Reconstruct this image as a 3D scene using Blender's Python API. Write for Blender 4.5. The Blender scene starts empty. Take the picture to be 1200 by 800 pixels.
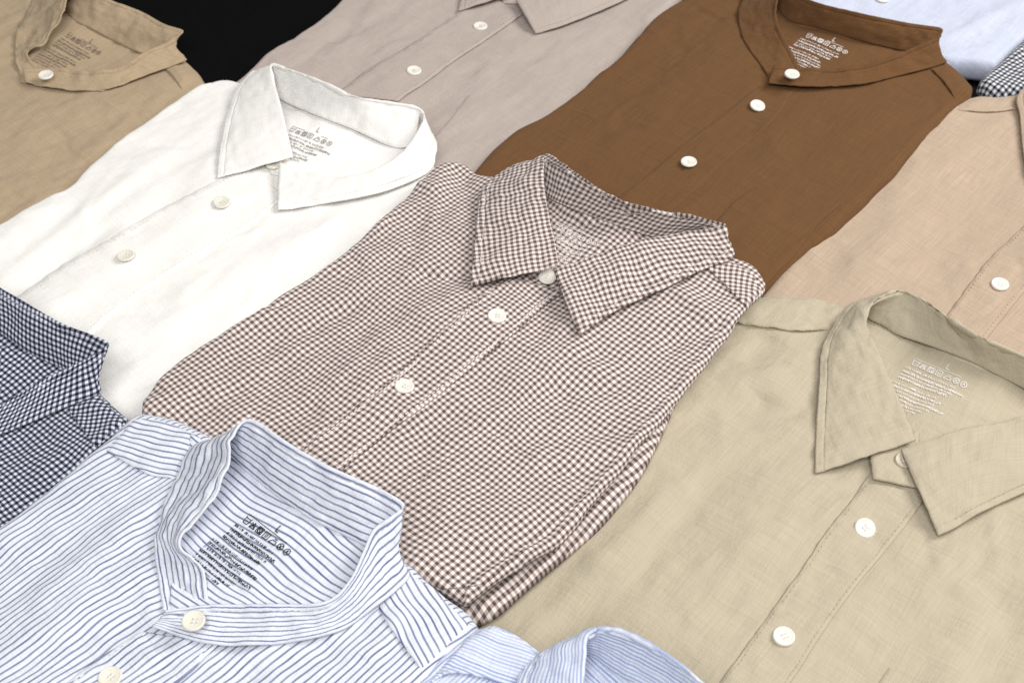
import bpy, math, random
import numpy as np
from mathutils import noise, Vector, Matrix
from mathutils.bvhtree import BVHTree
random.seed(7)
S = bpy.context.scene
COL = S.collection

# ------------------------------------------------------------------ camera
CAM_H, FPX, PITCH = 0.60, 1600.0, math.radians(46.0)
FW = np.array([0, math.cos(PITCH), -math.sin(PITCH)])
UP = np.array([0, math.sin(PITCH), math.cos(PITCH)])
CP = np.array([0, 0, CAM_H])
def ray(x, y):
    return np.array([1., 0, 0]) * ((x - 600) / FPX) - UP * ((y - 400) / FPX) + FW
def at(x, y, z=0.0):
    """point of the place at height z (m) seen along the photograph's direction x, y"""
    d = ray(x, y)
    return CP + d * ((z - CAM_H) / d[2])

cam = bpy.data.objects.new('camera', bpy.data.cameras.new('camera'))
COL.objects.link(cam); S.camera = cam
cam.location = CP; cam.rotation_euler = (math.pi / 2 - PITCH, 0, 0)
cam.data.sensor_width = 36; cam.data.lens = 36 * FPX / 1200
cam.data.clip_start = 0.01; cam.data.clip_end = 50
cam.data.dof.use_dof = True; cam.data.dof.focus_distance = 0.77; cam.data.dof.aperture_fstop = 18

# ------------------------------------------------------------------ materials
class NT:
    def __init__(s, name):
        s.m = bpy.data.materials.new(name); s.m.use_nodes = True
        s.t = s.m.node_tree; s.b = s.t.nodes['Principled BSDF']
    def n(s, typ, **kw):
        nd = s.t.nodes.new(typ)
        for k, v in kw.items():
            if k[0] == 'i' and k[1:].isdigit(): nd.inputs[int(k[1:])].default_value = v
            else: setattr(nd, k, v)
        return nd
    def l(s, a, b): s.t.links.new(a, b)
    def math(s, op, a, b=None, c=None, clamp=False):
        nd = s.t.nodes.new('ShaderNodeMath'); nd.operation = op; nd.use_clamp = clamp
        for i, v in enumerate((a, b, c)):
            if v is None: continue
            if isinstance(v, (int, float)): nd.inputs[i].default_value = v
            else: s.l(v, nd.inputs[i])
        return nd.outputs[0]
    def mix(s, f, a, b, blend='MIX'):
        nd = s.t.nodes.new('ShaderNodeMix'); nd.data_type = 'RGBA'; nd.blend_type = blend
        for i, v in ((0, f), (6, a), (7, b)):
            if isinstance(v, (int, float)): nd.inputs[i].default_value = v
            elif isinstance(v, tuple): nd.inputs[i].default_value = (*v[:3], 1)
            else: s.l(v, nd.inputs[i])
        return nd.outputs[2]
    def noise(s, vec, sx, sy, detail=2, rough=.5, off=0.0):
        mp = s.n('ShaderNodeMapping'); mp.inputs['Scale'].default_value = (sx, sy, 1)
        mp.inputs['Location'].default_value = (off, off * 1.7, 0)
        s.l(vec, mp.inputs[0])
        nz = s.n('ShaderNodeTexNoise'); nz.inputs['Scale'].default_value = 1
        nz.inputs['Detail'].default_value = detail; nz.inputs['Roughness'].default_value = rough
        s.l(mp.outputs[0], nz.inputs['Vector'])
        return nz.outputs[0]
def lin(r, g, b):
    f = lambda c: (c / 255 / 12.92) if c / 255 < .04045 else ((c / 255 + .055) / 1.055) ** 2.4
    return (f(r), f(g), f(b))

def fabric(name, base, kind='plain', dark=None, mid=None, period=.0046, slub=.10, bump=.25, rough=.85, sheen=.08, lw=.2, spec=.12):
    M = NT(name)
    uv = M.n('ShaderNodeUVMap', uv_map='UVMap').outputs[0]
    warp = M.noise(uv, 1250, 30, 2, .6); weft = M.noise(uv, 30, 1250, 2, .6, 3.1)
    slw = M.noise(uv, 480, 12, 3, .65, 9.0); slv = M.noise(uv, 12, 480, 3, .65, 5.0)
    cloud = M.noise(uv, 45, 45, 4, .6, 2.0)
    fine = M.math('MULTIPLY', M.math('ADD', warp, weft), 1.45)
    thr = M.math('ADD', fine, M.math('MULTIPLY', M.math('ADD', slw, slv), .30))     # mean 2
    var = M.math('MULTIPLY_ADD', M.math('SUBTRACT', thr, 2.0), slub * 2.2, 1.0)
    var = M.math('ADD', var, M.math('MULTIPLY', M.math('SUBTRACT', cloud, .5), slub * .3))
    if kind == 'plain':
        c = M.mix(0, base, base)
    else:
        sep = M.n('ShaderNodeSeparateXYZ'); M.l(uv, sep.inputs[0])
        wob = M.math('MULTIPLY', M.math('SUBTRACT', M.noise(uv, 60, 60, 2, .5, 4.0), .5), period * .16)
        U = M.math('ADD', sep.outputs[0], wob); V = M.math('ADD', sep.outputs[1], wob)
        def band(x, w, soft):      # 1 inside a stripe of relative width w
            fr = M.math('FRACT', M.math('DIVIDE', x, period))
            d = M.math('ABSOLUTE', M.math('SUBTRACT', fr, .5))
            mr = M.n('ShaderNodeMapRange'); mr.clamp = True
            M.l(d, mr.inputs[0]); mr.inputs[1].default_value = w / 2 + soft; mr.inputs[2].default_value = w / 2 - soft
            return mr.outputs[0]
        if kind == 'gingham':
            a, b = band(U, .5, .05), band(V, .5, .05)
            both = M.math('MULTIPLY', a, b); any_ = M.math('MAXIMUM', a, b)
            c = M.mix(any_, base, mid); c = M.mix(both, c, dark)
        elif kind == 'stripe':
            ink = M.noise(uv, 260, 28, 3, .7, 11.0)
            mr = M.n('ShaderNodeMapRange'); M.l(ink, mr.inputs[0])
            mr.inputs[1].default_value = .25; mr.inputs[2].default_value = .6; mr.inputs[3].default_value = .62; mr.inputs[4].default_value = 1
            wv = M.math('MULTIPLY', band(U, lw, .05), mr.outputs[0])
            hue = M.noise(uv, 900, 90, 2, .5, 15.0)
            c = M.mix(wv, base, M.mix(hue, dark, mid))
        elif kind == 'fine':
            a = band(U, .45, .12)
            p2 = M.noise(uv, 300, 8, 2, .5, 15.0)
            mr = M.n('ShaderNodeMapRange'); M.l(p2, mr.inputs[0]); mr.inputs[1].default_value = .35; mr.inputs[2].default_value = .65
            wv = M.math('MULTIPLY', a, M.math('MULTIPLY_ADD', mr.outputs[0], .7, .3))
            c = M.mix(wv, base, dark)
    cc = M.n('ShaderNodeCombineColor')
    for i in range(3): M.l(var, cc.inputs[i])
    col = M.mix(1.0, c, cc.outputs[0], 'MULTIPLY')
    M.l(col, M.b.inputs['Base Color'])
    M.b.inputs['Roughness'].default_value = rough
    M.b.inputs['Specular IOR Level'].default_value = spec
    M.b.inputs['Sheen Weight'].default_value = sheen; M.b.inputs['Sheen Roughness'].default_value = .6
    crease = M.noise(uv, 110, 80, 5, .68, 7.0)
    hgt = M.math('ADD', M.math('MULTIPLY', thr, .00020), M.math('MULTIPLY', crease, .0042))
    bp = M.n('ShaderNodeBump'); bp.inputs['Strength'].default_value = bump; bp.inputs['Distance'].default_value = 1
    M.l(hgt, bp.inputs['Height']); M.l(bp.outputs[0], M.b.inputs['Normal'])
    return M.m

def plain(name, col, rough=.5, spec=.5, sss=0):
    M = NT(name)
    g = M.n('ShaderNodeNewGeometry')
    nz = M.n('ShaderNodeTexNoise'); nz.inputs['Scale'].default_value = 260; nz.inputs['Detail'].default_value = 3
    M.l(g.outputs['Position'], nz.inputs['Vector'])
    c = M.mix(nz.outputs[0], tuple(x * .9 for x in col), tuple(min(1, x * 1.08) for x in col))
    M.l(c, M.b.inputs['Base Color'])
    M.b.inputs['Roughness'].default_value = rough; M.b.inputs['Specular IOR Level'].default_value = spec
    if sss:
        M.b.inputs['Subsurface Weight'].default_value = sss; M.b.inputs['Subsurface Radius'].default_value = (.002, .002, .002)
    return M.m

# ------------------------------------------------------------------ geometry helpers
def catmull(P, n, arclen=True):
    P = np.asarray(P, float)
    if len(P) == 2:
        t = np.linspace(0, 1, n)[:, None]; return P[0] * (1 - t) + P[1] * t
    E = np.vstack([2 * P[0] - P[1], P, 2 * P[-1] - P[-2]])
    m = len(P) - 1
    def ev(t):
        t = np.clip(t, 0, m - 1e-9); k = t.astype(int); f = (t - k)[:, None]
        a, b, c, d = E[k], E[k + 1], E[k + 2], E[k + 3]
        return .5 * (2 * b + (c - a) * f + (2 * a - 5 * b + 4 * c - d) * f ** 2 + (3 * b - a - 3 * c + d) * f ** 3)
    t = np.linspace(0, m, n)
    if arclen:
        tt = np.linspace(0, m, max(400, 4 * n)); q = ev(tt)
        L = np.concatenate([[0], np.cumsum(np.linalg.norm(np.diff(q, axis=0), axis=1))])
        t = np.interp(np.linspace(0, L[-1], n), L, tt)
    return ev(t)

def grid_normals(G):
    du = np.gradient(G, axis=1); dv = np.gradient(G, axis=0)
    n = np.cross(du, dv); n /= np.linalg.norm(n, axis=2, keepdims=True) + 1e-12
    return n

def nz3(p, f, o=0.0): return noise.noise(Vector((p[0] * f + o, p[1] * f - o, p[2] * f + .5 * o)))

class Mesh:
    def __init__(s): s.v = []; s.f = []; s.uv = []
    def add(s, verts, faces, uvs):
        k = len(s.v); s.v += [tuple(p) for p in verts]; s.uv += [tuple(u) for u in uvs]
        s.f += [tuple(i + k for i in f) for f in faces]
    def link(s, name, mat, parent=None, smooth=True, origin=None):
        org = np.array(parent.location) if parent is not None and parent.type == 'EMPTY' else np.zeros(3)
        if origin is not None: org = np.array(origin)
        me = bpy.data.meshes.new(name)
        me.from_pydata([tuple(np.array(p) - org) for p in s.v], [], s.f)
        ul = me.uv_layers.new(name='UVMap')
        li = np.empty(len(me.loops), int); me.loops.foreach_get('vertex_index', li)
        ul.data.foreach_set('uv', np.array(s.uv, float)[li].ravel())
        me.materials.append(mat)
        if smooth: me.polygons.foreach_set('use_smooth', [True] * len(me.polygons))
        me.update()
        o = bpy.data.objects.new(name, me); COL.objects.link(o)
        if parent is not None: o.parent = parent
        return o

def slab(G, th, UV, mesh=None, lo=None):
    """closed thin cloth sheet: grid G is its mid surface"""
    nv, nu = G.shape[:2]; N = grid_normals(G)
    A = G + N * th / 2; B = G - N * th / 2 if lo is None else lo
    M = mesh or Mesh()
    idx = lambda r, c: r * nu + c
    fs = [(idx(r, c), idx(r, c + 1), idx(r + 1, c + 1), idx(r + 1, c)) for r in range(nv - 1) for c in range(nu - 1)]
    loop = [(0, c) for c in range(nu)] + [(r, nu - 1) for r in range(1, nv)] + [(nv - 1, c) for c in range(nu - 2, -1, -1)] + [(r, 0) for r in range(nv - 2, 0, -1)]
    V = list(A.reshape(-1, 3)) + list(B.reshape(-1, 3)); U = list(UV.reshape(-1, 2)) * 2
    nb = nv * nu
    fs += [tuple(nb + i for i in f[::-1]) for f in fs]
    k = len(V); cen = G.reshape(-1, 3).mean(0); L = len(loop)
    for j, (r, c) in enumerate(loop):          # rounded edge ring
        p = loop[j - 1]; q = loop[(j + 1) % L]
        t = G[q] - G[p]; t /= np.linalg.norm(t) + 1e-12
        o = np.cross(t, N[r, c])
        V.append((A[r, c] + B[r, c]) / 2 + o * th * .45); U.append(UV[r, c])
    for j, (r, c) in enumerate(loop):
        r2, c2 = loop[(j + 1) % L]; j2 = (j + 1) % L
        fs.append((idx(r2, c2), idx(r, c), k + j, k + j2))
        fs.append((k + j2, k + j, nb + idx(r, c), nb + idx(r2, c2)))
    M.add(V, fs, U)
    return M

class Shirt:
    def __init__(s, name, label, ztop, ang, mat, L, R, B, T, thick=.012, rad=.0045, wr=None, seed=0,
                 amp=1.0, uvwarp=.0016, dips=(), base=None, crumple=1.0, slope=(0, 0, 0)):
        s.zt = ztop; s.a = math.radians(ang); s.mat = mat; s.seed = seed; s.uvwarp = uvwarp; s.uvshift = seed * .013
        s.wr = []
        for (x0, y0, x1, y1, w, h) in (wr or []):
            s.wr.append((at(x0, y0, ztop)[:2], at(x1, y1, ztop)[:2], w / 1000, h / 1000))
        s.dips = [(at(x, y, ztop)[:2], r / 1000, d / 1000) for (x, y, r, d) in dips]
        s.amp = amp; s.cr = crumple
        cur = [catmull([at(*p[:2], ztop - rad * .6 + (p[2] / 1000 if len(p) > 2 else 0)) for p in X], n) for X, n in ((L, 150), (R, 150), (B, 110), (T, 110))]
        L, R, B, T = cur
        T[0] = L[-1]; B[0] = L[0]; B[-1] = R[0]; T[-1] = R[-1]
        loop = np.vstack([B[:-1], R[:-1], T[::-1][:-1], L[::-1][:-1]])
        t = np.roll(loop, -2, 0) - np.roll(loop, 2, 0); t[:, 2] = 0
        t /= np.linalg.norm(t, axis=1, keepdims=True) + 1e-12
        out = np.stack([t[:, 1], -t[:, 0], 0 * t[:, 0]], 1)
        for _ in range(14):
            out = .25 * np.roll(out, 1, 0) + .5 * out + .25 * np.roll(out, -1, 0)
            out /= np.linalg.norm(out, axis=1, keepdims=True) + 1e-12
        ins = loop - out * rad
        nb, nr = len(B) - 1, len(R) - 1
        B2 = ins[:nb + 1]; R2 = ins[nb:nb + nr + 1]; T2 = ins[nb + nr:nb + nr + nb + 1][::-1]
        L2 = np.vstack([ins[nb + nr + nb:], ins[:1]])[::-1]
        nv, nu = len(L2), len(B2)
        u = np.linspace(0, 1, nu)[None, :, None]; v = np.linspace(0, 1, nv)[:, None, None]
        G = (1 - u) * L2[:, None] + u * R2[:, None] + (1 - v) * B2[None] + v * T2[None] \
            - ((1 - u) * (1 - v) * L2[0] + u * (1 - v) * R2[0] + (1 - u) * v * L2[-1] + u * v * R2[-1])
        edge_z = G[..., 2] - (ztop - rad * .6)
        for r in range(nv):
            for c in range(nu):
                G[r, c, 2] = s.zf(G[r, c, 0], G[r, c, 1]) + edge_z[r, c]
        UV = s.uvs(G.reshape(-1, 3))
        M = Mesh(); idx = lambda r, c: r * nu + c
        fs = [(idx(r, c), idx(r, c + 1), idx(r + 1, c + 1), idx(r + 1, c)) for r in range(nv - 1) for c in range(nu - 1)]
        V = list(G.reshape(-1, 3)); U = list(UV)
        lp = [(0, c) for c in range(nu - 1)] + [(r, nu - 1) for r in range(nv - 1)] + [(nv - 1, c) for c in range(nu - 1, 0, -1)] + [(r, 0) for r in range(nv - 1, 0, -1)]
        prev = [idx(r, c) for r, c in lp]; n = len(lp)
        for th in (22, 45, 68, 90, 115, 145, 180):
            a = math.radians(th); cur = []
            for j, (r, c) in enumerate(lp):
                p = G[r, c] + out[j] * rad * math.sin(a) * (1 + .25 * nz3(G[r, c], 40, s.seed)); p = p.copy()
                p[2] = G[r, c, 2] - thick / 2 * (1 - math.cos(a))
                cur.append(len(V)); V.append(p); U.append(U[idx(r, c)] + (out[j, :2] @ np.array([[math.sin(s.a), math.cos(s.a)], [-math.cos(s.a), math.sin(s.a)]])) * rad * a)
            for j in range(n):
                k = (j + 1) % n
                fs.append((prev[j], cur[j], cur[k], prev[k]))
            prev = cur
        fs.append(tuple(prev[::-1]))
        M.add(V, [f[::-1] if False else f for f in fs], U)
        s.bvh = BVHTree.FromPolygons([Vector(p) for p in V], fs[:-1])
        c = G.reshape(-1, 3).mean(0)
        s.root = bpy.data.objects.new('folded_shirt', None); COL.objects.link(s.root)
        s.root.location = (c[0], c[1], ztop - thick); s.root.empty_display_size = .05
        s.root['label'] = label; s.root['category'] = 'shirt'; s.root['group'] = 'folded shirts laid out in overlapping rows'
        M.link('shirt_front', mat, s.root)
    def zf(s, x, y, smooth=False):
        ca, sa = math.cos(s.a), math.sin(s.a)
        v = x * ca + y * sa; u = x * sa - y * ca; o = s.seed * 3.7
        n = noise.noise
        h = .0032 * n(Vector((u * 15, v * 7, o)))
        if not smooth:
            wu, wv = n(Vector((v * 18, u * 18, o))), n(Vector((v * 14, u * 25, o + 8)))
            h += .0021 * n(Vector((u * 34 + .7 * wu, v * 15 + .5 * wv, o + 5)))
            q = n(Vector((u * 26 + v * 9 + .5 * wv, v * 17 - u * 8 + .5 * wu, o))); h += .0024 * max(0, 1 - abs(q) * 4.0) ** 1.5 * max(0, .15 + n(Vector((x * 13, y * 13, o + 2))))
            q = n(Vector((v * 30 - u * 12 + .5 * wv, u * 20 + v * 8 + .4 * wu, o + 4))); h -= .0018 * max(0, 1 - abs(q) * 4.5) ** 1.5 * max(0, .1 + n(Vector((x * 15, y * 15, o + 6))))
            q = .6 * n(Vector((u * 100 + wu, v * 38 + o, o + 9))) + .5 * n(Vector((u * 34 + o, v * 90 + wv, o + 1)))
            h += s.cr * (.0010 * q + .00030 * n(Vector((x * 170, y * 170, o))))
        h *= s.amp
        p = np.array((x, y))
        for a, b, w, hh in s.wr:
            d = b - a; L = np.linalg.norm(d); d = d / L; t = (p - a) @ d
            e = abs((p - a) @ np.array((-d[1], d[0]))) + .15 * w * n(Vector((t * 40, L * 99, 0)))
            if -.3 * L < t < 1.3 * L and abs(e) < 3 * w:
                f = math.exp(-(max(0, -t, t - L) / (.15 * L + .004)) ** 2) * math.exp(-(e / w) ** 2)
                h += hh * f
        for c, r, dp in s.dips:
            h -= dp * math.exp(-((p - c) @ (p - c)) / r ** 2)
        return s.zt + h
    def uvs(s, P, rot=0.0):
        P = np.asarray(P); a = s.a + rot
        v = P[:, 0] * math.cos(a) + P[:, 1] * math.sin(a); u = P[:, 0] * math.sin(a) - P[:, 1] * math.cos(a)
        w = s.uvwarp; o = s.seed * 1.9
        du = np.array([noise.noise(Vector((p[0] * 22 + o, p[1] * 22, 1))) * 1.6 + noise.noise(Vector((p[0] * 55 + o, p[1] * 55, 7))) * .6 + noise.noise(Vector((p[0] * 8 + o, p[1] * 8, 11))) * 2.2 for p in P]) * w
        dv = np.array([noise.noise(Vector((p[0] * 22 + o, p[1] * 22, 4))) * 1.6 + noise.noise(Vector((p[0] * 55 + o, p[1] * 55, 3))) * .6 for p in P]) * w
        return np.stack([u + du + s.uvshift, v + dv + s.uvshift * .7], 1)
    def hit(s, x, y, dz=0.0):
        d = Vector(ray(x, y)).normalized()
        loc, nor, i, dist = s.bvh.ray_cast(Vector(CP), d)
        if loc is None:
            p = at(x, y, s.zt); return p + np.array([0, 0, dz]), np.array([0, 0, 1.])
        if nor.z < 0: nor = -nor
        return np.array(loc) + np.array(nor) * dz, np.array(nor)
    def down(s, x, y):
        loc, nor, i, dist = s.bvh.ray_cast(Vector((x, y, 1)), Vector((0, 0, -1)))
        return s.zt if loc is None else loc.z
    # sheet that hugs the shirt, bounded by two curves seen at px positions a (left) and b (right)
    def overlay(s, name, a, b, nu=10, nv=90, th=.0009, mat=None, rot=0.0, pucker=.0002, shift=0.0, lift=0.0, parent=None):
        A = catmull([(*p[:2], 0) for p in a], nv); Bc = catmull([(*p[:2], 0) for p in b], nv)
        G = np.zeros((nv, nu, 3))
        for r in range(nv):
            for c in range(nu):
                t = c / (nu - 1); q = A[r] * (1 - t) + Bc[r] * t
                p, n = s.hit(q[0], q[1], 0)
                k = min(1, min(r, nv - 1 - r) / 5, (nu - 1 - c) / 4) if name == 'shoulder_yoke' else 1
                G[r, c] = p + n * ((th + lift) * k - .0006 * (1 - k) + (1 + 2 * (c < 2)) * pucker * noise.noise(Vector((p[0] * 160, p[1] * 160, s.seed + c * .4))))
        UV = s.uvs(G.reshape(-1, 3), rot).reshape(nv, nu, 2) + shift
        N = grid_normals(G)
        if N[..., 2].mean() < 0: N = -N; G = G[:, ::-1].copy(); UV = UV[:, ::-1].copy()
        M = slab(G, th, UV)
        return M.link(name, mat or s.mat, parent or s.root), G
    # free sheet from a grid of control points (px, py, height above the shirt in mm)
    def sheet(s, name, rows, nu=120, nv=24, th=.0014, mat=None, wob=.0005, wf=70, bulge=0.0, uvrot=False, uvscale=1.0, parent=None, stitch=None, stripes=0):
        def cp(x, y, z):
            z = z if z < 8 else 8 + (z - 8) * .55
            p = at(x, y, s.zt + z / 1000)
            for _ in range(3): p = at(x, y, s.zf(p[0], p[1], True) + z / 1000)
            return p
        C = [[cp(*q) for q in row] for row in rows]
        R = np.array([catmull(row, nu, False) for row in C])          # k x nu x 3
        t = np.linspace(0, 1, nv)
        if stitch:
            nv += 22; t = np.concatenate([np.linspace(0, .84, nv - 24, endpoint=False), np.linspace(.84, 1, 24)])
        G = np.zeros((nv, nu, 3))
        for j in range(nu):
            fine = catmull(R[:, j], 400, False); k = t * 399
            for i in range(3): G[:, j, i] = np.interp(k, np.arange(400), fine[:, i])
        N = grid_normals(G)
        if bulge:
            G = G + N * (bulge * np.sin(np.pi * t) ** .8)[:, None, None]
        for r in range(nv):
            for c in range(nu):
                p = G[r, c]
                G[r, c] = p + N[r, c] * wob * (1.2 * nz3(p, wf, s.seed) + .8 * nz3(p, wf * 2.3, s.seed + 3) + .35 * nz3(p, 330, s.seed))
        dl = np.linalg.norm(np.diff(G, axis=1), axis=2).mean(0); U = np.concatenate([[0], np.cumsum(dl)])
        dv = np.linalg.norm(np.diff(G, axis=0), axis=2); Vv = np.concatenate([np.zeros((1, nu)), np.cumsum(dv, 0)])
        UV = np.stack([np.broadcast_to(U, (nv, nu)), Vv], 2) * uvscale
        wv = np.array([[nz3(G[r, c], 45, s.seed + 7) for c in range(nu)] for r in range(nv)]) * s.uvwarp
        UV = UV + wv[..., None]
        if uvrot: UV = UV[..., ::-1].copy()
        if stitch:
            sg = np.sign(((CP - G) * N).sum(2))
            for d in stitch['d']:
                e = Vv[-1:] - Vv - d
                G = G - N * (sg * .0005 * np.exp(-(e / .0006) ** 2))[..., None]
        if stripes:                                      # stripes run along the band and end between two lines at its edges
            n = max(1, round(float(Vv[-1].mean()) / stripes)); UV[..., 0] = Vv / Vv[-1:] * n * stripes
        M = slab(G, th, UV)
        o = M.link(name, mat or s.mat, parent or s.root)
        if stitch:
            for d in stitch['d']:                      # stitching along the last row, d metres inside
                pts = []
                for c in range(0, nu):
                    k = np.searchsorted(Vv[:, c], Vv[-1, c] - d); k = min(max(k, 1), nv - 1)
                    pts.append((G[k, c], N[k, c]))
                i0, i1 = stitch.get('range', (0, nu))
                s.stitches([p for p, n in pts[i0:i1]], [n if (n @ (CP - p)) > 0 else -n for p, n in pts[i0:i1]], th / 2, o, stitch['mat'])
        return o, G, N
    def stitches(s, P, N, off, parent, mat, L=.0022, gap=.0011, w=.00038, name='stitching'):
        P = np.array(P); N = np.array(N); d = np.linalg.norm(np.diff(P, axis=0), axis=1)
        A = np.concatenate([[0], np.cumsum(d)]); M = Mesh(); x = 0.0
        f = lambda q: (np.array([np.interp(q, A, P[:, i]) for i in range(3)]), np.array([np.interp(q, A, N[:, i]) for i in range(3)]))
        while x + L < A[-1]:
            (p, n), (q, m) = f(x), f(x + L); t = q - p; t /= np.linalg.norm(t) + 1e-9; b = np.cross(n, t)
            vs = []
            for c, k in ((p, .0), (p * .5 + q * .5, 1), (q, .0)):
                hh = off + .00012 + k * .00022
                vs += [c - b * w + n * (off - .00005), c + n * hh, c + b * w + n * (off - .00005)]
            M.add(vs, [(0, 1, 4, 3), (1, 2, 5, 4), (3, 4, 7, 6), (4, 5, 8, 7)], [(0, 0)] * 9)
            x += L + gap * random.uniform(.8, 1.2)
        if M.v: M.link(name, mat, parent, origin=np.array(s.root.location))
    def seam_stitch(s, pts, parent, mat, off=.0002, lift=0):
        q = catmull([(*p, 0) for p in pts], 80); H = [s.hit(a[0], a[1]) for a in q]
        s.stitches([h[0] for h in H], [h[1] for h in H], off + lift, parent, mat)
    def button(s, x, y, lift=1.7, r=5.6, mat=None, tilt=(0, 0), z=None, spin=None, hole=None):
        if z is None: p, n = s.hit(x, y, lift / 1000)
        else: p, n = at(x, y, s.zt + z / 1000), np.array([0, 0, 1.])
        n = Vector((n[0] * .6 + tilt[0], n[1] * .6 + tilt[1], 1)).normalized()
        o = bpy.data.objects.new('button', BUT[r]); COL.objects.link(o); o.parent = s.root
        o.data = BUT[r] if mat is None else BUTM[mat]
        rot = n.to_track_quat('Z', 'Y') @ Matrix.Rotation(random.uniform(0, 1.5) if spin is None else spin, 3, 'Z').to_quaternion()
        o.rotation_mode = 'QUATERNION'; o.rotation_quaternion = rot
        o.location = Vector(p) - s.root.location
        if hole and z is None:
            for du in (-.0006, .0006):
                q = [s.dirpx((x, y), du, dv) for dv in np.linspace(-.0082, .0082, 16)]
                H = [s.hit(*a) for a in q]
                s.stitches([h[0] for h in H], [h[1] for h in H], lift / 1000 - .0011, s.root, hole, L=.0009, gap=.0001, w=.0004, name='buttonhole')
        t = bpy.data.objects.new('thread', THREAD); COL.objects.link(t); t.parent = o
        return o
    def care_print(s, x0, y0, x1, y1, mat, w=.036, lines=9, seed=1, parent=None, cut=None, lift=.0009):
        """printed care text: size letter, symbol row and lines of tiny letters, first line runs from px x0,y0 to x1,y1"""
        p0, n0 = s.hit(x0, y0); p1, _ = s.hit(x1, y1)
        e = (p1 - p0); e[2] = 0; W = np.linalg.norm(e); e /= W; g = np.array([e[1], -e[0], 0])   # g = down the text
        rnd = random.Random(seed); M = Mesh()
        k = W / .036
        def quad(a, b, c, d, zz=0):
            vs = []
            for (u, v) in (a, b, c, d):
                q = p0 + e * u * k + g * v * k * 1.15
                vs.append((q[0], q[1], s.down(q[0], q[1]) + lift))
            M.add(vs, [(0, 1, 2, 3)], [(0, 0)] * 4)
        def bar(u0, v0, u1, v1, t):
            d = np.array((u1 - u0, v1 - v0)); L = np.linalg.norm(d) + 1e-9; q = np.array((-d[1], d[0])) / L * t / 2
            a = np.array((u0, v0)); b = np.array((u1, v1))
            quad(a + q, a - q, b - q, b + q)
        def ring(u, v, r, t, n=10):
            for i in range(n):
                a, b = 2 * math.pi * i / n, 2 * math.pi * (i + 1) / n
                bar(u + r * math.cos(a), v + r * math.sin(a), u + r * math.cos(b), v + r * math.sin(b), t)
        T = .00048
        bar(.0195, -.0048, .0195, -.0012, T * 1.2); bar(.0194, -.0013, .0215, -.0013, T * 1.2)      # L
        # symbol row: wash tub, triangle, square, iron, circles
        y = .0018; h = .0028
        bar(0, 0, .030, 0, T * .8)
        u = .0005
        bar(u, y - .0008, u + .0006, y + h, T); bar(u + .0006, y + h, u + .0034, y + h, T); bar(u + .0034, y + h, u + .004, y - .0008, T); bar(u, y, u + .004, y, T); bar(u + .0014, y + .0014, u + .0026, y + .0014, T)
        u = .0056; bar(u, y + h, u + .0019, y - .0004, T); bar(u + .0019, y - .0004, u + .0038, y + h, T); bar(u, y + h, u + .0038, y + h, T); bar(u, y, u + .0038, y + h, T); bar(u + .0038, y, u, y + h, T)
        u = .0107
        for a, b in (((0, 0), (0, 1)), ((0, 1), (1, 1)), ((1, 1), (1, 0)), ((1, 0), (0, 0))): bar(u + a[0] * .0038, y - .0004 + a[1] * .0034, u + b[0] * .0038, y - .0004 + b[1] * .0034, T)
        ring(u + .0019, y + .0013, .0013, T * 1.3); bar(u, y - .0004, u + .0038, y + .003, T)
        u = .0160
        for a, b in (((0, 0), (0, 1)), ((0, 1), (1, 1)), ((1, 1), (1, 0)), ((1, 0), (0, 0))): bar(u + a[0] * .0036, y - .0004 + a[1] * .0034, u + b[0] * .0036, y - .0004 + b[1] * .0034, T)
        bar(u + .0013, y + .0003, u + .0013, y + .0024, T); bar(u + .0023, y + .0003, u + .0023, y + .0024, T)
        u = .0212; bar(u, y + h, u + .0044, y + h, T); bar(u, y + h, u + .0012, y + .001, T); bar(u + .0012, y + .001, u + .004, y + .001, T); bar(u + .004, y + .001, u + .0044, y + h, T); bar(u + .0016, y, u + .0038, y, T)
        ring(u + .0076, y + .0014, .0018, T); bar(u + .0064, y, u + .0088, y + .0028, T); bar(u + .0088, y, u + .0064, y + .0028, T)
        ring(u + .0125, y + .0014, .0018, T); bar(u + .0118, y + .0022, u + .0125, y + .0004, T); bar(u + .0125, y + .0004, u + .0132, y + .0022, T)
        rows = [(.0072, .031, .0012, 0), (.0098, .031, .0015, 1), (.0124, .0305, .0012, 0), (.0146, .030, .0015, 1), (.0188, .029, .0012, 0), (.0212, .031, .0015, 1), (.0240, .028, .0012, 0), (.0264, .030, .0015, 1), (.0292, .029, .0012, 0), (.0316, .027, .0012, 0), (.0340, .022, .0012, 0), (.0378, .010, .0013, 1)][:lines + 2]
        for (v, ln, hh, bold) in rows:
            u = -.0012 if v < .017 else -.0045
            end = u + ln * rnd.uniform(.93, 1.04); T2 = .00037 if bold else .00030
            while u < end:
                wl = rnd.choice((2, 3, 4, 5, 6)); cw = hh * (.8 if bold else .5)
                for _ in range(wl):
                    c = rnd.random()
                    if c < .8: bar(u, v, u, v + hh, T2)
                    if c > .25: bar(u, v + hh * rnd.choice((0, .5, 1)), u + cw, v + hh * rnd.choice((0, .5, 1)), T2)
                    if c > .6 or bold: bar(u + cw, v + hh * rnd.choice((0, .4)), u + cw, v + hh, T2)
                    if bold: bar(u, v + hh * rnd.choice((0, .5, 1)), u + cw, v + hh * rnd.choice((.3, .5, .7)), T2)
                    u += cw + hh * .28
                u += hh * (.25 if bold else .5)
        return M.link('care_print', mat, parent or s.root, smooth=False)
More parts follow.
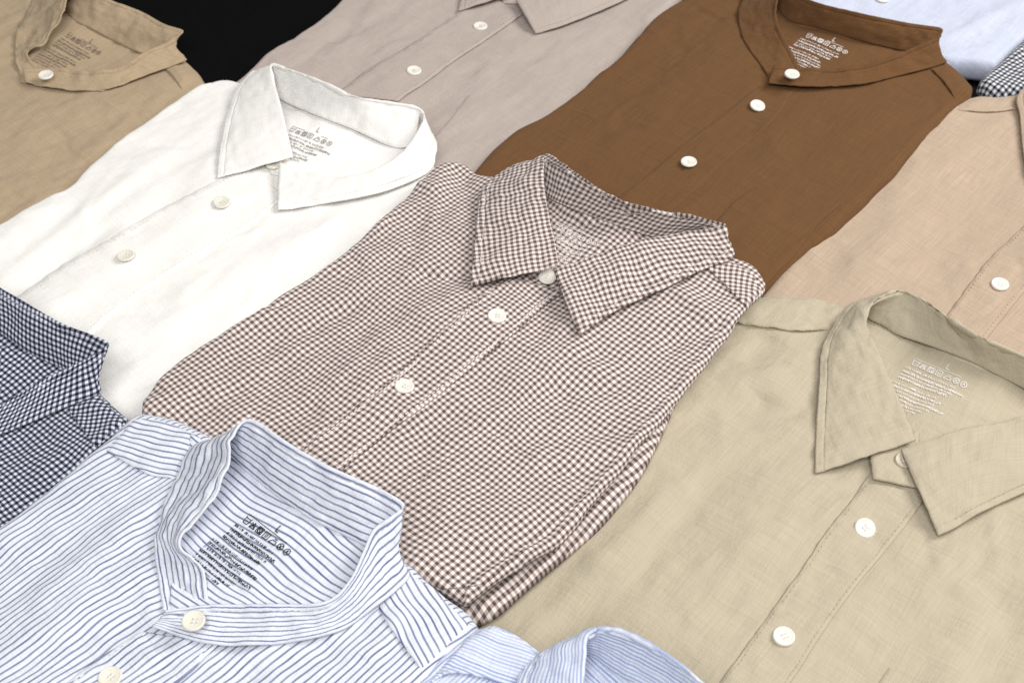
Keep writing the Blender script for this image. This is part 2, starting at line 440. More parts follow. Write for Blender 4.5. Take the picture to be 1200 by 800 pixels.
    def dirpx(s, p, du, dv):
        """px direction helper: point p moved du, dv metres along the shirt's own axes"""
        w = at(p[0], p[1], s.zt); ca, sa = math.cos(s.a), math.sin(s.a)
        w = w + np.array([ca, sa, 0]) * dv + np.array([sa, -ca, 0]) * du - CP
        z = w @ FW
        return (600 + FPX * w[0] / z, 400 - FPX * (w @ UP) / z)

def button_mesh(name, r, mat):
    nr, na = 16, 40; M = Mesh(); V = []; F = []
    prof = lambda t: (.0012 * math.sqrt(max(0, 1 - ((t - .86) / .14) ** 2)) + .0010 if t > .72 else .00125 + .0006 * min(1, ((t / .72) ** 3)))
    for i in range(nr + 1):
        t = i / nr
        for j in range(na):
            a = 2 * math.pi * j / na; x, y = r * t * math.cos(a), r * t * math.sin(a); z = prof(t) if t < 1 else .0010
            for hx, hy in ((1, 1), (-1, 1), (1, -1), (-1, -1)):
                d = math.hypot(x - hx * r * .17, y - hy * r * .17)
                z -= .0011 * math.exp(-(d / (r * .10)) ** 4)
            V.append((x, y, z * .75))
    for i in range(nr):
        for j in range(na):
            k = (j + 1) % na; F.append((i * na + j, (i + 1) * na + j, (i + 1) * na + k, i * na + k))
    b = len(V)
    for rr, z in ((1.0, .0004), (.9, 0.0)):
        for j in range(na): a = 2 * math.pi * j / na; V.append((r * rr * math.cos(a), r * rr * math.sin(a), z))
    for lo, hi in ((nr * na, b), (b, b + na)):
        for j in range(na): k = (j + 1) % na; F.append((lo + j, hi + j, hi + k, lo + k))
    F.append(tuple(b + na + j for j in range(na))[::-1])
    me = bpy.data.meshes.new(name); me.from_pydata(V, [], F); me.materials.append(mat)
    me.polygons.foreach_set('use_smooth', [True] * len(me.polygons)); me.update(); return me
pearl = plain('pearl_button', (.82, .80, .74), .28, .5, .15)
ivory = plain('ivory_button', (.76, .74, .66), .3, .5, .15)
dull = plain('shaded_tan_button', (.52, .46, .36), .4)
BUT = {5.6: button_mesh('button', .0056, pearl), 4.9: button_mesh('small_button', .0049, pearl)}
BUTM = {'ivory': button_mesh('button', .0056, ivory), 'dull': button_mesh('button', .0051, dull)}
thread_mat = plain('white_thread', (.7, .68, .64), .8, .2)
def thread_mesh():
    M = Mesh()
    for sx in (-1, 1):
        x = sx * .00095; w = .00030
        M.add([(x - w, -.0012, .0010), (x + w, -.0012, .0010), (x - w, 0, .00135), (x + w, 0, .00135), (x - w, .0012, .0010), (x + w, .0012, .0010)], [(0, 1, 3, 2), (2, 3, 5, 4)], [(0, 0)] * 6)
    me = bpy.data.meshes.new('thread'); me.from_pydata(M.v, [], M.f); me.materials.append(thread_mat); return me
THREAD = thread_mesh()

# ------------------------------------------------------------------ fabrics
F = dict(
    center=fabric('brown_gingham_cloth', (.83, .755, .725), 'gingham', dark=(.095, .070, .062), mid=(.41, .338, .32), period=.0035, slub=.10, bump=.22),
    navy=fabric('navy_gingham_cloth', (.70, .72, .80), 'gingham', dark=(.005, .006, .018), mid=(.135, .148, .215), period=.0031, slub=.10, bump=.22),
    bw=fabric('black_white_gingham_cloth', (.78, .79, .82), 'gingham', dark=(.006, .006, .012), mid=(.19, .20, .24), period=.0040, slub=.1, bump=.2),
    striped=fabric('blue_striped_linen', (.735, .77, .85), 'stripe', dark=(.09, .125, .33), mid=(.16, .175, .27), period=.0034, slub=.10, bump=.30, lw=.27),
    lblue=fabric('pale_blue_fine_stripe_cloth', (.70, .745, .85), 'fine', dark=(.25, .335, .60), period=.0019, slub=.10, bump=.25),
    white=fabric('white_linen', (.87, .86, .84), slub=.05, bump=.15),
    khaki=fabric('khaki_linen', (.488, .432, .325), slub=.085, bump=.28),
    brown=fabric('brown_linen', (.150, .073, .029), slub=.13, bump=.30, sheen=.04),
    greige=fabric('greige_linen', (.45, .388, .352), slub=.065, bump=.25),
    tan=fabric('tan_linen', (.445, .342, .228), slub=.095, bump=.32),
    beige=fabric('beige_linen', (.475, .37, .28), slub=.105, bump=.28),
    pblue=fabric('pale_blue_linen', (.57, .615, .76), slub=.09, bump=.25),
    black=fabric('black_cloth', (.0045, .0045, .0048), slub=.1, bump=.2, sheen=0.0, spec=.03),
)
TH = {k: plain(k + '_thread', c, .85, .15) for k, c in dict(center=(.72, .64, .62), navy=(.6, .62, .7), striped=(.72, .73, .78), white=(.80, .79, .76),
      khaki=(.45, .40, .31), brown=(.10, .055, .028), greige=(.40, .35, .31), tan=(.36, .26, .16), beige=(.50, .38, .28), lblue=(.7, .76, .86)).items()}
ink_black = plain('black_ink', (.02, .02, .025), .8, .1)
ink_grey = plain('grey_ink', (.30, .30, .29), .8, .1)
ink_brown = plain('taupe_ink', (.20, .16, .13), .8, .1)
ink_white = plain('white_ink', (.74, .70, .68), .7, .2)

# ------------------------------------------------------------------ table
def table():
    M = Mesh(); n = 2
    V = [(-1.6, -.4, -.034), (1.8, -.4, -.034), (1.8, 2.4, -.034), (-1.6, 2.4, -.034)]
    V += [(x, y, -.074) for x, y, z in V]
    M.add(V, [(0, 1, 2, 3), (7, 6, 5, 4), (0, 4, 5, 1), (1, 5, 6, 2), (2, 6, 7, 3), (3, 7, 4, 0)], [(v[0], v[1]) for v in V])
    o = M.link('tabletop', plain('dark_table_paint', (.03, .03, .03), .5), None, smooth=False)
    o['kind'] = 'structure'
table()

def ridge_rows(cols):
    """collar leaf control rows from (ridge, outer) columns: ridge, a rolled shoulder just outside it, middle, outer edge"""
    r0, r1, r2, r3 = [], [], [], []
    for (a, b) in cols:
        a = np.array(a, float); b = np.array(b, float)
        r0.append(tuple(a + (0, 0, -.7)))
        m = a * .93 + b * .07; m[2] = a[2] * .985 + b[2] * .015
        r1.append(tuple(m)); m = a * .5 + b * .5; m[2] += .8; r2.append(tuple(m)); r3.append(tuple(b))
    return [r0, r1, r2, r3]

def placket(s, name, left, right, lines=True, th=.0011, mat=None, stitch_in=5, nu=12, nv=130, shift=.0013, pucker=.00035, rot=0.0):
    o, G = s.overlay('button_placket', left, right, nu, nv, th, shift=shift, pucker=pucker, rot=rot)
    if lines:
        L = np.array(left, float); R = np.array(right, float)
        n = len(L)
        for fr in (stitch_in / 100, 1 - stitch_in / 100):
            if len(L) == len(R):
                s.seam_stitch([tuple(L[i] * (1 - fr) + R[i] * fr) for i in range(n)], o, lines, lift=th * 1.5)
    return o

# ================================================================== shirts, from the back row forward
# ---- black
black = Shirt('black', 'plain black shirt lying between the tan band collar shirt and the greige shirt', -.008, 48, F['black'],
    [(165, 125), (120, 60), (60, -20), (40, -90)], [(330, 120), (380, 60), (430, 0), (470, -60)], [(165, 125), (330, 120)], [(40, -90), (470, -60)], seed=1, thick=.016)

# ---- pale blue (far right)
pblue = Shirt('pblue', 'pale blue linen shirt behind the collar of the brown shirt', -.004, 50, F['pblue'],
    [(815, 30), (850, -30), (900, -90)], [(1168, 80), (1230, 20), (1300, -60)], [(815, 30), (940, 38), (1060, 66), (1168, 80)], [(900, -90), (1300, -60)], seed=2, thick=.020, rad=.006,
    wr=[(1120, 40, 1180, 10, 6, 1.5)])
pblue.button(1033, 0, .6)

# ---- tan
tan = Shirt('tan', 'tan linen band collar shirt left of the black shirt', 0.0, 48, F['tan'],
    [(-330, 330), (-250, 180), (-190, 90), (-150, 30)], [(90, 330), (150, 230), (210, 150), (242, 100)], [(-330, 330), (-100, 360), (90, 330)],
    [(-150, 30), (-80, 5), (10, -5), (100, 5), (180, 40), (213, 68), (228, 80), (242, 100)], seed=3, crumple=1.5,
    dips=[(105, 35, 30, -6)], wr=[(5, 105, 30, 118, 4, -1.5), (170, 130, 190, 112, 5, 1.2), (40, 240, 120, 170, 7, 1.2), (215, 95, 205, 80, 3, 1)])
tan.overlay('inner_yoke', [(40, -5), (22, 60), (25, 98)], [(200, 55), (175, 85), (120, 108)], 40, 40, .0008, rot=.05)
rows = [[(28, 92, 1), (20, 75, 1), (17, 60, 2), (18, 50, 2), (24, 32, 2), (34, 10, 2), (48, -10, 2), (70, -5, 2), (82, 20, 2), (110, 35, 2), (135, 48, 2), (165, 62, 2), (190, 66, 2), (217, 69, 2), (208, 75, 2), (165, 90, 2), (135, 102, 2), (105, 106, 2), (70, 104, 3), (30, 96, 4)],
        [(50, 82, 3), (36, 71, 4), (33, 60, 6), (50, 54, 10), (60, 38, 15), (72, 19, 22), (78, 0, 26), (95, -16, 28), (112, -7, 28), (138, 4, 28), (165, 14, 28), (192, 29, 27), (214, 37, 25), (198, 49, 20), (170, 62, 15), (150, 75, 11), (128, 82, 9), (98, 84, 8), (65, 81, 7), (28, 82, 7)]]
tan.sheet('collar_band', rows, 190, 22, .0013, wob=.0018, wf=60, bulge=.0008, stitch=dict(d=(.003,), mat=TH['tan']))
tan.care_print(82, 40, 122, 62, ink_brown, seed=3, lines=10, lift=.0017)
tan.button(54, 89, z=9, r=5.6)
# yoke on the tan shirt's shoulder
tan.overlay('shoulder_yoke', [(190, 79), (203, 90), (214, 106)], [(213, 70), (226, 81), (238, 97)], 14, 30, .0009, shift=.003)

# ---- greige
greige = Shirt('greige', 'greige shirt with a pointed collar between the black shirt and the brown shirt', 0.0, 50.5, F['greige'],
    [(250, 150), (262, 112), (283, 93), (300, 77), (315, 64), (337, 51), (360, 36), (385, 17), (401, 0), (440, -40)],
    [(520, 250), (575, 195), (640, 150), (700, 102), (745, 60), (778, 20), (802, -8), (815, -30)], [(250, 150), (380, 190), (520, 250)],
    [(440, -40), (520, -70), (620, -85), (720, -70), (815, -30)], seed=4, wr=[(395, 45, 410, 30, 8, -1.6), (375, 95, 400, 70, 9, -1.2), (560, 60, 640, 90, 6, .8), (640, 70, 700, 40, 6, .8), (700, 12, 745, 35, 4, -1.0), (450, 100, 500, 60, 5, .6)])
placket(greige, 'button_placket', [(395, 112), (435, 82), (470, 62), (510, 36), (545, 12), (570, -5)], [(466, 120), (480, 110), (500, 97), (533, 72), (567, 50), (611, 19)], TH['greige'], stitch_in=6, th=.0014)
greige.overlay('inner_yoke', [(585, -60), (580, -25), (590, 5)], [(740, -45), (690, -15), (640, 8)], 20, 20, .0008)
cols = [((600, -8, 8), (538, 13, 3)), ((592, -40, 12), (545, -20, 3)), ((585, -70, 20), (555, -60, 4)), ((592, -95, 25), (572, -88, 8)), ((640, -100, 26), (635, -90, 8)), ((720, -70, 25), (718, -55, 6)), ((772, -50, 22), (778, -30, 4)), ((740, -40, 17), (757, -14, 3)), ((700, -30, 14), (729, 1, 3)), ((650, -15, 11), (667, 27, 3)), ((604, -2, 8), (628, 39, 3))]
greige.sheet('collar_leaf', ridge_rows(cols), 120, 24, .0015, stitch=dict(d=(.004,), mat=TH['greige']))
greige.overlay('chest_pocket', [(550, 112), (520, 150), (480, 190)], [(612, 150), (590, 190), (540, 240)], 30, 40, .0006)
greige.button(485, 86, hole=TH['greige']); greige.button(563, 34, hole=TH['greige'])

# ---- black and white gingham corner
bw = Shirt('bw', 'black and white gingham shirt with only its folded corner showing at the top right', .003, 42, F['bw'],
    [(1146, 101), (1150, 93), (1162, 81), (1177, 70), (1190, 57), (1203, 44), (1250, 0), (1300, -50)], [(1330, 170), (1400, 100), (1480, 30)], [(1146, 101), (1154, 108), (1172, 113), (1200, 118), (1330, 170)], [(1300, -50), (1480, 30)], seed=6, thick=.018, rad=.007)

# ---- beige
beige = Shirt('beige', 'pinkish beige shirt at the right edge between the brown shirt and the khaki shirt', 0.004, 49, F['beige'],
    [(780, 450), (880, 360), (950, 285), (1030, 205), (1075, 165), (1100, 140), (1118, 122)], [(1330, 560), (1400, 440), (1470, 330), (1520, 250)], [(780, 450), (1050, 500), (1330, 560)],
    [(1118, 122), (1142, 114), (1165, 114), (1195, 109), (1260, 95), (1340, 110), (1430, 160), (1520, 250)], seed=7, crumple=.7, amp=.85,
    wr=[(1045, 235, 1075, 195, 7, 1.5), (1000, 320, 1060, 250, 12, 1.6), (1080, 230, 1150, 160, 12, 1.0), (1090, 320, 1130, 270, 8, -1.0)])
placket(beige, 'button_placket', [(1085, 405), (1117, 362), (1140, 330), (1165, 300), (1205, 262), (1250, 220)], [(1130, 430), (1157, 395), (1177, 370), (1197, 345), (1225, 315), (1290, 245)], TH['beige'], stitch_in=7)
beige.overlay('shoulder_yoke', [(1122, 129), (1147, 132), (1168, 132), (1197, 128)], [(1124, 122), (1147, 115), (1168, 115), (1197, 111)], 12, 30, .0010, shift=.004)
cols = [((1290, 190, 8), (1206, 215, 3)), ((1275, 150, 12), (1199, 172, 3)), ((1262, 115, 18), (1196, 137, 4)), ((1255, 90, 24), (1194, 112, 5)), ((1264, 74, 28), (1226, 90, 9)), ((1300, 80, 28), (1295, 92, 8)), ((1360, 110, 28), (1358, 125, 6)), ((1430, 140, 24), (1435, 160, 4)), ((1390, 165, 17), (1420, 195, 3)), ((1340, 185, 12), (1370, 235, 3)), ((1285, 200, 8), (1310, 270, 3))]
beige.sheet('collar_leaf', ridge_rows(cols), 120, 24, .0015, stitch=dict(d=(.004,), mat=TH['beige']))
beige.button(1171, 336, hole=TH['beige'])

# ---- brown
brown = Shirt('brown', 'dark brown linen band collar shirt with white buttons', .010, 51, F['brown'],
    [(520, 245), (562, 193), (600, 156), (637, 135), (675, 107), (700, 86), (725, 66), (741, 49), (760, 27), (776, 13), (800, 0), (825, -8)],
    [(800, 440), (850, 385), (900, 336), (937, 304), (975, 275), (992, 259), (1025, 227), (1054, 200), (1077, 173), (1100, 147), (1122, 125), (1137, 113), (1142, 101)], [(520, 245), (650, 340), (800, 440)],
    [(825, -8), (850, -12), (880, -10), (930, 5), (1000, 30), (1070, 55), (1105, 70), (1128, 86), (1142, 101)], seed=8, amp=.75, crumple=.7, thick=.016, rad=.006,
    dips=[(985, 38, 34, -6)], wr=[(820, 12, 840, 22, 3, -2.2), (780, 50, 800, 58, 8, -1.6), (890, 102, 905, 108, 3.5, -1.8), (765, 35, 790, 60, 6, 1.0), (1000, 150, 1100, 105, 10, .8), (850, 250, 960, 160, 10, -.8)])
brown.overlay('inner_yoke', [(880, -5), (885, 60), (910, 100)], [(1090, 60), (1065, 85), (1000, 100)], 50, 40, .0008, rot=.05)
rows = [[(905, 97, 1), (893, 77, 1), (880, 60, 1), (870, 42, 1), (866, 22, 2), (868, 5, 2), (880, -12, 2), (905, 4, 2), (925, 24, 2), (955, 32, 2), (1000, 45, 2), (1035, 54, 2), (1062, 60, 2), (1085, 66, 2), (1108, 71, 2), (1097, 77, 2), (1047, 90, 2), (1013, 98, 2), (973, 101, 3), (940, 101, 4), (901, 97, 5)],
        [(937, 79, 3), (930, 66, 5), (921, 50, 8), (913, 34, 14), (909, 18, 20), (911, 2, 25), (916, -14, 28), (928, -14, 28), (945, -1, 28), (975, 9, 28), (1020, 19, 28), (1065, 28, 27), (1086, 31, 26), (1104, 35, 25), (1094, 46, 21), (1070, 57, 16), (1045, 67, 12), (1015, 76, 10), (980, 81, 8), (945, 80, 7), (907, 78, 7)]]
brown.sheet('collar_band', rows, 190, 22, .0013, wob=.0010, bulge=.0008, stitch=dict(d=(.003,), mat=TH['brown']))
brown.care_print(947, 41, 996, 62, ink_white, seed=8, lines=10, lift=.0017)
placket(brown, 'button_placket', [(720, 235), (765, 200), (800, 170), (840, 140), (868, 118), (890, 101)], [(770, 262), (812, 226), (850, 190), (880, 165), (908, 140), (930, 106)], None, th=.00025, pucker=.0001)
o, _ = brown.overlay('shoulder_yoke', [(1088, 79), (1104, 95), (1120, 117)], [(1108, 75), (1125, 89), (1136, 103)], 14, 30, .0010, shift=.003)
brown.overlay('chest_pocket', [(888, 220), (863, 235), (830, 270), (800, 300)], [(985, 240), (960, 262), (930, 300), (890, 340)], 30, 40, .0005)
brown.button(928, 88, z=9); brown.button(887, 127, tilt=(.1, -.15)); brown.button(807, 193, hole=TH['brown'])

# ---- white
white = Shirt('white', 'white linen shirt with a pointed collar', .010, 45.2, F['white'],
    [(-260, 420), (-120, 335), (-50, 295), (0, 268), (47, 239), (80, 222), (102, 199), (130, 170), (150, 155), (187, 128), (213, 110), (232, 99), (243, 96)],
    [(210, 580), (330, 470), (430, 380), (495, 300), (516, 225), (506, 185)], [(-260, 420), (-20, 520), (210, 580)],
    [(243, 96), (263, 93), (285, 98), (330, 115), (400, 140), (470, 165), (506, 185)], seed=9, amp=1.0, crumple=1.0,
    dips=[(395, 140, 32, -6)], wr=[(10, 322, 150, 214, 7, 2.0), (40, 330, 120, 272, 6, -1.5), (60, 360, 180, 290, 6, 1.2), (-20, 300, 60, 250, 8, 1.2), (200, 380, 330, 290, 10, 1.4), (150, 250, 230, 190, 8, 1.0), (240, 290, 290, 275, 3, .8), (330, 300, 420, 240, 8, 1.2), (215, 350, 240, 325, 5, 1.0)])
placket(white, 'button_placket', [(-10, 372), (60, 320), (120, 285), (180, 250), (235, 222), (285, 196)], [(80, 420), (130, 372), (180, 335), (240, 295), (290, 268), (335, 230)], TH['white'], stitch_in=7, th=.0004)
white.overlay('inner_yoke', [(310, 90), (310, 150), (318, 205)], [(490, 150), (470, 190), (400, 222)], 40, 40, .0008)
rows = [[(318, 98, 3), (328, 115, 3), (375, 136, 3), (412, 150, 3), (460, 171, 3), (485, 170, 5)], [(320, 77, 26), (342, 83, 27), (377, 96, 27), (417, 114, 27), (458, 121, 26), (492, 128, 22)]]
white.sheet('collar_stand', rows, 80, 16, .0016, wob=.0009, bulge=-.0005)
cols = [((343, 184, 8), (255, 208, 3)), ((336, 155, 12), (259, 172, 4)), ((328, 122, 18), (267, 135, 4)), ((321, 95, 25), (279, 103, 5)), ((319, 76, 29), (298, 84, 10)), ((340, 82, 29), (326, 90, 8)), ((375, 95, 29), (366, 104, 8)), ((415, 113, 29), (410, 124, 7)), ((458, 120, 28), (455, 136, 6)), ((491, 127, 25), (495, 147, 5)), ((496, 142, 23), (510, 166, 4)), ((485, 163, 20), (510, 184, 4)), ((467, 183, 17), (501, 202, 3)), ((447, 195, 15), (462, 220, 3)), ((425, 204, 13), (425, 230, 3)), ((395, 209, 11), (375, 239, 3)), ((358, 202, 9), (345, 244, 3)), ((328, 191, 8), (326, 246, 3))]
white.sheet('collar_leaf', ridge_rows(cols), 170, 30, .0013, wob=.0007, stitch=dict(d=(.004,), mat=TH['white']))
white.care_print(343, 150, 393, 168, ink_grey, seed=9, lines=5, lift=.0017)
white.button(148, 303, mat='ivory', hole=TH['white']); white.button(260, 240, mat='ivory', hole=TH['white']); white.button(322, 196, lift=1.8, mat='ivory')

# ---- khaki
khaki = Shirt('khaki', 'khaki linen shirt with a pointed collar and white buttons at the lower right', .012, 52, F['khaki'],
    [(470, 830), (530, 745), (640, 640), (700, 570), (740, 500), (795, 425), (838, 375), (862, 356), (880, 350)], [(1100, 1250), (1250, 1000), (1370, 760), (1440, 560)], [(470, 830), (780, 1020), (1100, 1250)],
    [(880, 350), (900, 347), (922, 346), (956, 350), (984, 359), (1040, 385), (1150, 425), (1280, 480), (1440, 560)], seed=10, amp=1.35, crumple=1.0,
    dips=[(1130, 415, 36, -7), (585, 725, 45, 9.5)], wr=[(880, 420, 900, 400, 8, -3.2), (870, 490, 890, 470, 10, -2.6), (920, 470, 900, 440, 9, 2.4), (700, 650, 760, 600, 9, 2.2), (640, 760, 700, 690, 10, -2.4), (800, 600, 860, 540, 12, -1.9), (905, 560, 870, 640, 9, 1.6), (930, 590, 880, 690, 6, 1.6), (1160, 700, 1190, 730, 8, -1.9), (760, 730, 860, 640, 12, 1.3), (690, 690, 780, 580, 8, 2.2), (730, 700, 830, 570, 6, -1.6), (820, 720, 880, 640, 7, 1.6), (620, 740, 690, 660, 7, 1.8), (1080, 700, 1130, 640, 7, 1.4), (1150, 790, 1200, 720, 14, -3.2)])
placket(khaki, 'button_placket', [(780, 890), (845, 800), (905, 717), (935, 675), (967, 627), (1000, 585), (1028, 545)], [(860, 890), (927, 797), (957, 750), (1000, 690), (1040, 642), (1072, 600), (1092, 570)], TH['khaki'], stitch_in=6, th=.0010)
khaki.overlay('inner_yoke', [(1000, 365), (1005, 440), (1030, 530)], [(1290, 490), (1230, 520), (1130, 545)], 50, 40, .0008)
o, _ = khaki.overlay('shoulder_yoke', [(848, 375), (880, 382), (912, 386), (937, 389), (975, 386)], [(874, 355), (898, 350), (922, 349), (956, 352), (1000, 362)], 14, 50, .0014, shift=.003, pucker=.0006)
o, _ = khaki.overlay('collar_tab', [(1023, 566), (1022, 540), (1030, 520)], [(1085, 577), (1075, 545), (1075, 510)], 14, 20, .0018, lift=.0017)
khaki.button(1056, 546, lift=5.0, mat='dull', tilt=(-.1, -.1))
rows = [[(1002, 360, 3), (1016, 371, 3), (1036, 381, 3), (1052, 391, 3), (1084, 402, 3), (1132, 420, 3), (1164, 436, 3), (1200, 454, 3), (1250, 485, 3)], [(1018, 360, 26), (1030, 352, 28), (1050, 344, 29), (1066, 345, 29), (1086, 356, 29), (1118, 378, 29), (1152, 398, 29), (1202, 420, 28), (1250, 445, 26)]]
khaki.sheet('collar_stand', rows, 100, 18, .0018, wob=.0008, bulge=-.0005)
cols = [((1072, 515, 9), (956, 553, 3)), ((1056, 476, 12), (957, 510, 3)), ((1037, 433, 16), (960, 462, 4)), ((1021, 393, 21), (963, 418, 4)), ((1014, 372, 26), (971, 392, 6)), ((1026, 353, 29), (995, 360, 10)), ((1054, 341, 31), (1034, 348, 10)), ((1084, 353, 31), (1078, 364, 8)), ((1116, 375, 31), (1110, 388, 8)), ((1150, 395, 31), (1146, 410, 8)), ((1200, 417, 30), (1200, 434, 8)), ((1250, 442, 28), (1252, 462, 6)), ((1290, 470, 25), (1300, 500, 4)), ((1275, 482, 22), (1310, 525, 4)), ((1240, 486, 19), (1270, 546, 3)), ((1200, 490, 16), (1200, 576, 3)), ((1160, 497, 14), (1148, 600, 3)), ((1110, 509, 12), (1117, 618, 3)), ((1057, 526, 9), (1100, 626, 3))]
khaki.sheet('collar_leaf', ridge_rows(cols), 190, 34, .0015, wob=.0011, stitch=dict(d=(.0045,), mat=TH['khaki']))
khaki.care_print(1071, 422, 1136, 450, ink_white, seed=10, lines=10, lift=.0017)
khaki.overlay('chest_pocket', [(1042, 782), (1020, 815), (990, 860)], [(1150, 835), (1130, 870), (1100, 920)], 20, 30, .0004)
khaki.button(1012, 620, tilt=(-.05, -.22), hole=TH['khaki']); khaki.button(918, 748, hole=TH['khaki'])

# ---- centre gingham
center = Shirt('center', 'brown and white gingham shirt with a pointed collar in the middle', .029, 47, F['center'],
    [(166, 485), (170, 465), (200, 432), (250, 399), (300, 368), (350, 334), (400, 300), (430, 276), (455, 252), (480, 226), (503, 200)],
    [(546, 706, 4), (558, 695, 4), (575, 682, 3.5), (607, 664, 2.5), (651, 641, 1), (670, 623), (702, 585), (717, 566), (745, 530), (770, 500), (800, 462), (845, 405), (870, 372), (893, 348), (896, 336)], [(166, 485), (350, 600), (546, 706)],
    [(503, 200), (520, 191), (545, 191), (575, 208), (680, 235), (760, 265), (840, 300), (862, 308), (882, 318), (896, 336)], seed=11, amp=1.5, thick=.0075, rad=.0050, uvwarp=.0017,
    dips=[(705, 250, 32, -7)], wr=[(540, 205, 560, 250, 8, -2.5), (520, 200, 500, 240, 7, 2), (470, 330, 560, 320, 8, -2.2), (430, 300, 470, 290, 9, 2.2), (300, 420, 420, 370, 9, 1.6), (330, 400, 430, 350, 6, -1.5), (800, 345, 830, 370, 7, 2.0), (790, 400, 840, 385, 7, -2.0), (610, 450, 700, 430, 7, 1.4), (640, 530, 740, 515, 8, 1.5), (520, 640, 640, 590, 9, 1.3), (640, 560, 690, 545, 5, -1.0), (430, 490, 480, 480, 4, 1.2), (250, 450, 300, 430, 8, 1.2), (700, 470, 780, 440, 6, 1.2)])
lf = center.root
# second layer of the folded shirt showing under its right edge
def lower_fold(s, right, left, dz, rad=.0035):
    n = 110
    Z = lambda pts: [at(x, y, s.zt + dz[0] + (dz[1] - dz[0]) * min(1, i / (len(pts) - 4))) for i, (x, y) in enumerate(pts)]
    R = catmull(Z(right), n); L = catmull(Z(left), n)
    nu = 16; G = np.zeros((n, nu, 3))
    for c in range(nu):
        t = c / (nu - 1); G[:, c] = L * (1 - t) + R * t
        for r in range(n):
            G[r, c, 2] += .0012 * nz3(G[r, c], 35, 3) - (.003 * (max(0, t - .75) / .25) ** 2) - .010 * max(0, .8 - t)
    M = slab(G, .005, s.uvs(G.reshape(-1, 3), .02).reshape(n, nu, 2) + .0017)
    return M.link('lower_fold', s.mat, s.root)
lower_fold(center, [(556, 727), (570, 720), (584, 712), (616, 684), (645, 660), (670, 639), (708, 604), (743, 560), (762, 528), (775, 500), (785, 478), (800, 445)], [(470, 700), (490, 690), (510, 680), (540, 660), (570, 640), (600, 615), (640, 580), (680, 545), (700, 515), (715, 490), (725, 475), (740, 440)], (-.0185, -.0115))
placket(center, 'button_placket', [(290, 585), (350, 532), (400, 492), (440, 462), (480, 428), (520, 388), (560, 352), (600, 328)], [(340, 605), (402, 550), (460, 504), (514, 463), (560, 425), (600, 393), (635, 362), (660, 344)], TH['center'], stitch_in=8, th=.0013, rot=.05)
center.overlay('inner_yoke', [(610, 205), (612, 260), (625, 330)], [(850, 280), (800, 300), (690, 330)], 50, 40, .0008, shift=.002)
rows = [[(624, 214, 3), (640, 229, 3), (670, 243, 3), (720, 262, 3), (770, 277, 3), (820, 272, 5)], [(636, 190, 26), (648, 187, 28), (690, 217, 28), (745, 241, 28), (800, 253, 27), (846, 264, 22)]]
center.sheet('collar_stand', rows, 90, 18, .0016, wob=.0009, bulge=-.0005)
cols = [((654, 311, 10), (552, 334, 3)), ((648, 280, 13), (556, 300, 4)), ((641, 245, 18), (560, 262, 4)), ((636, 208, 24), (565, 225, 5)), ((639, 182, 29), (598, 197, 9)), ((660, 193, 30), (640, 201, 8)), ((692, 215, 30), (680, 226, 8)), ((730, 236, 30), (722, 250, 8)), ((775, 247, 29), (770, 262, 7)), ((815, 254, 27), (815, 272, 6)), ((849, 263, 24), (852, 288, 4)), ((836, 268, 22), (856, 303, 3)), ((800, 273, 20), (826, 314, 3)), ((760, 281, 18), (797, 328, 3)), ((717, 293, 15), (745, 352, 3)), ((682, 305, 12), (710, 370, 3)), ((650, 318, 9), (679, 391, 3))]
center.sheet('collar_leaf', ridge_rows(cols), 190, 34, .0015, wob=.0011, uvrot=False, stitch=dict(d=(.0045,), mat=TH['center']))
center.care_print(652, 262, 704, 284, ink_white, seed=11, lines=9, lift=.0017)
o, _ = center.overlay('shoulder_yoke', [(822, 308), (850, 335), (876, 362)], [(856, 306), (880, 318), (893, 342)], 16, 40, .0010, rot=.5)
center.overlay('chest_pocket', [(566, 503), (515, 545), (450, 600), (400, 640)], [(690, 575), (640, 620), (570, 680), (520, 690)], 40, 50, .0005, shift=.0)
center.button(641, 328, lift=2.2); center.button(582, 373, hole=TH['center']); center.button(474, 456, hole=TH['center'])

# ---- navy gingham
navy = Shirt('navy', 'navy and white gingham shirt partly cut off at the left edge', .025, 50, F['navy'],
    [(-500, 700), (-420, 600), (-330, 520), (-250, 440)], [(-150, 760), (-40, 668), (25, 612), (75, 572), (120, 532), (146, 508), (152, 494)], [(-500, 700), (-320, 740), (-150, 760)],
    [(-250, 440), (-120, 385), (0, 378), (76, 412), (108, 450), (133, 476), (152, 494)], seed=12, amp=1.1, dips=[(-20, 400, 34, -6)],
    wr=[(90, 560, 130, 520, 6, 2.0), (20, 600, 90, 550, 8, -1.5), (110, 480, 140, 495, 5, 1.2)])
navy.overlay('inner_yoke', [(-130, 370), (-130, 440), (-120, 510)], [(92, 432), (60, 470), (0, 495)], 40, 40, .0008)
rows = [[(-190, 480, 2), (-200, 420, 2), (-180, 370, 2), (-120, 330, 2), (-60, 355, 3), (0, 389, 3), (37, 414, 3), (77, 432, 3), (100, 444, 2), (117, 459, 2), (79, 475, 2), (37, 493, 2), (0, 507, 2), (-45, 516, 3), (-100, 522, 4)],
        [(-140, 460, 5), (-140, 400, 14), (-140, 330, 24), (-110, 275, 28), (-55, 307, 28), (0, 338, 28), (37, 360, 28), (75, 381, 27), (126, 402, 25), (112, 416, 22), (85, 430, 18), (49, 446, 14), (22, 462, 11), (-20, 484, 9), (-95, 500, 8)]]
navy.sheet('collar_band', rows, 170, 24, .0014, wob=.0008, bulge=.0008, stitch=dict(d=(.003,), mat=TH['navy']))
o, _ = navy.overlay('shoulder_yoke', [(78, 476), (95, 500), (112, 524)], [(116, 461), (133, 477), (147, 494)], 14, 40, .0010, rot=.7)

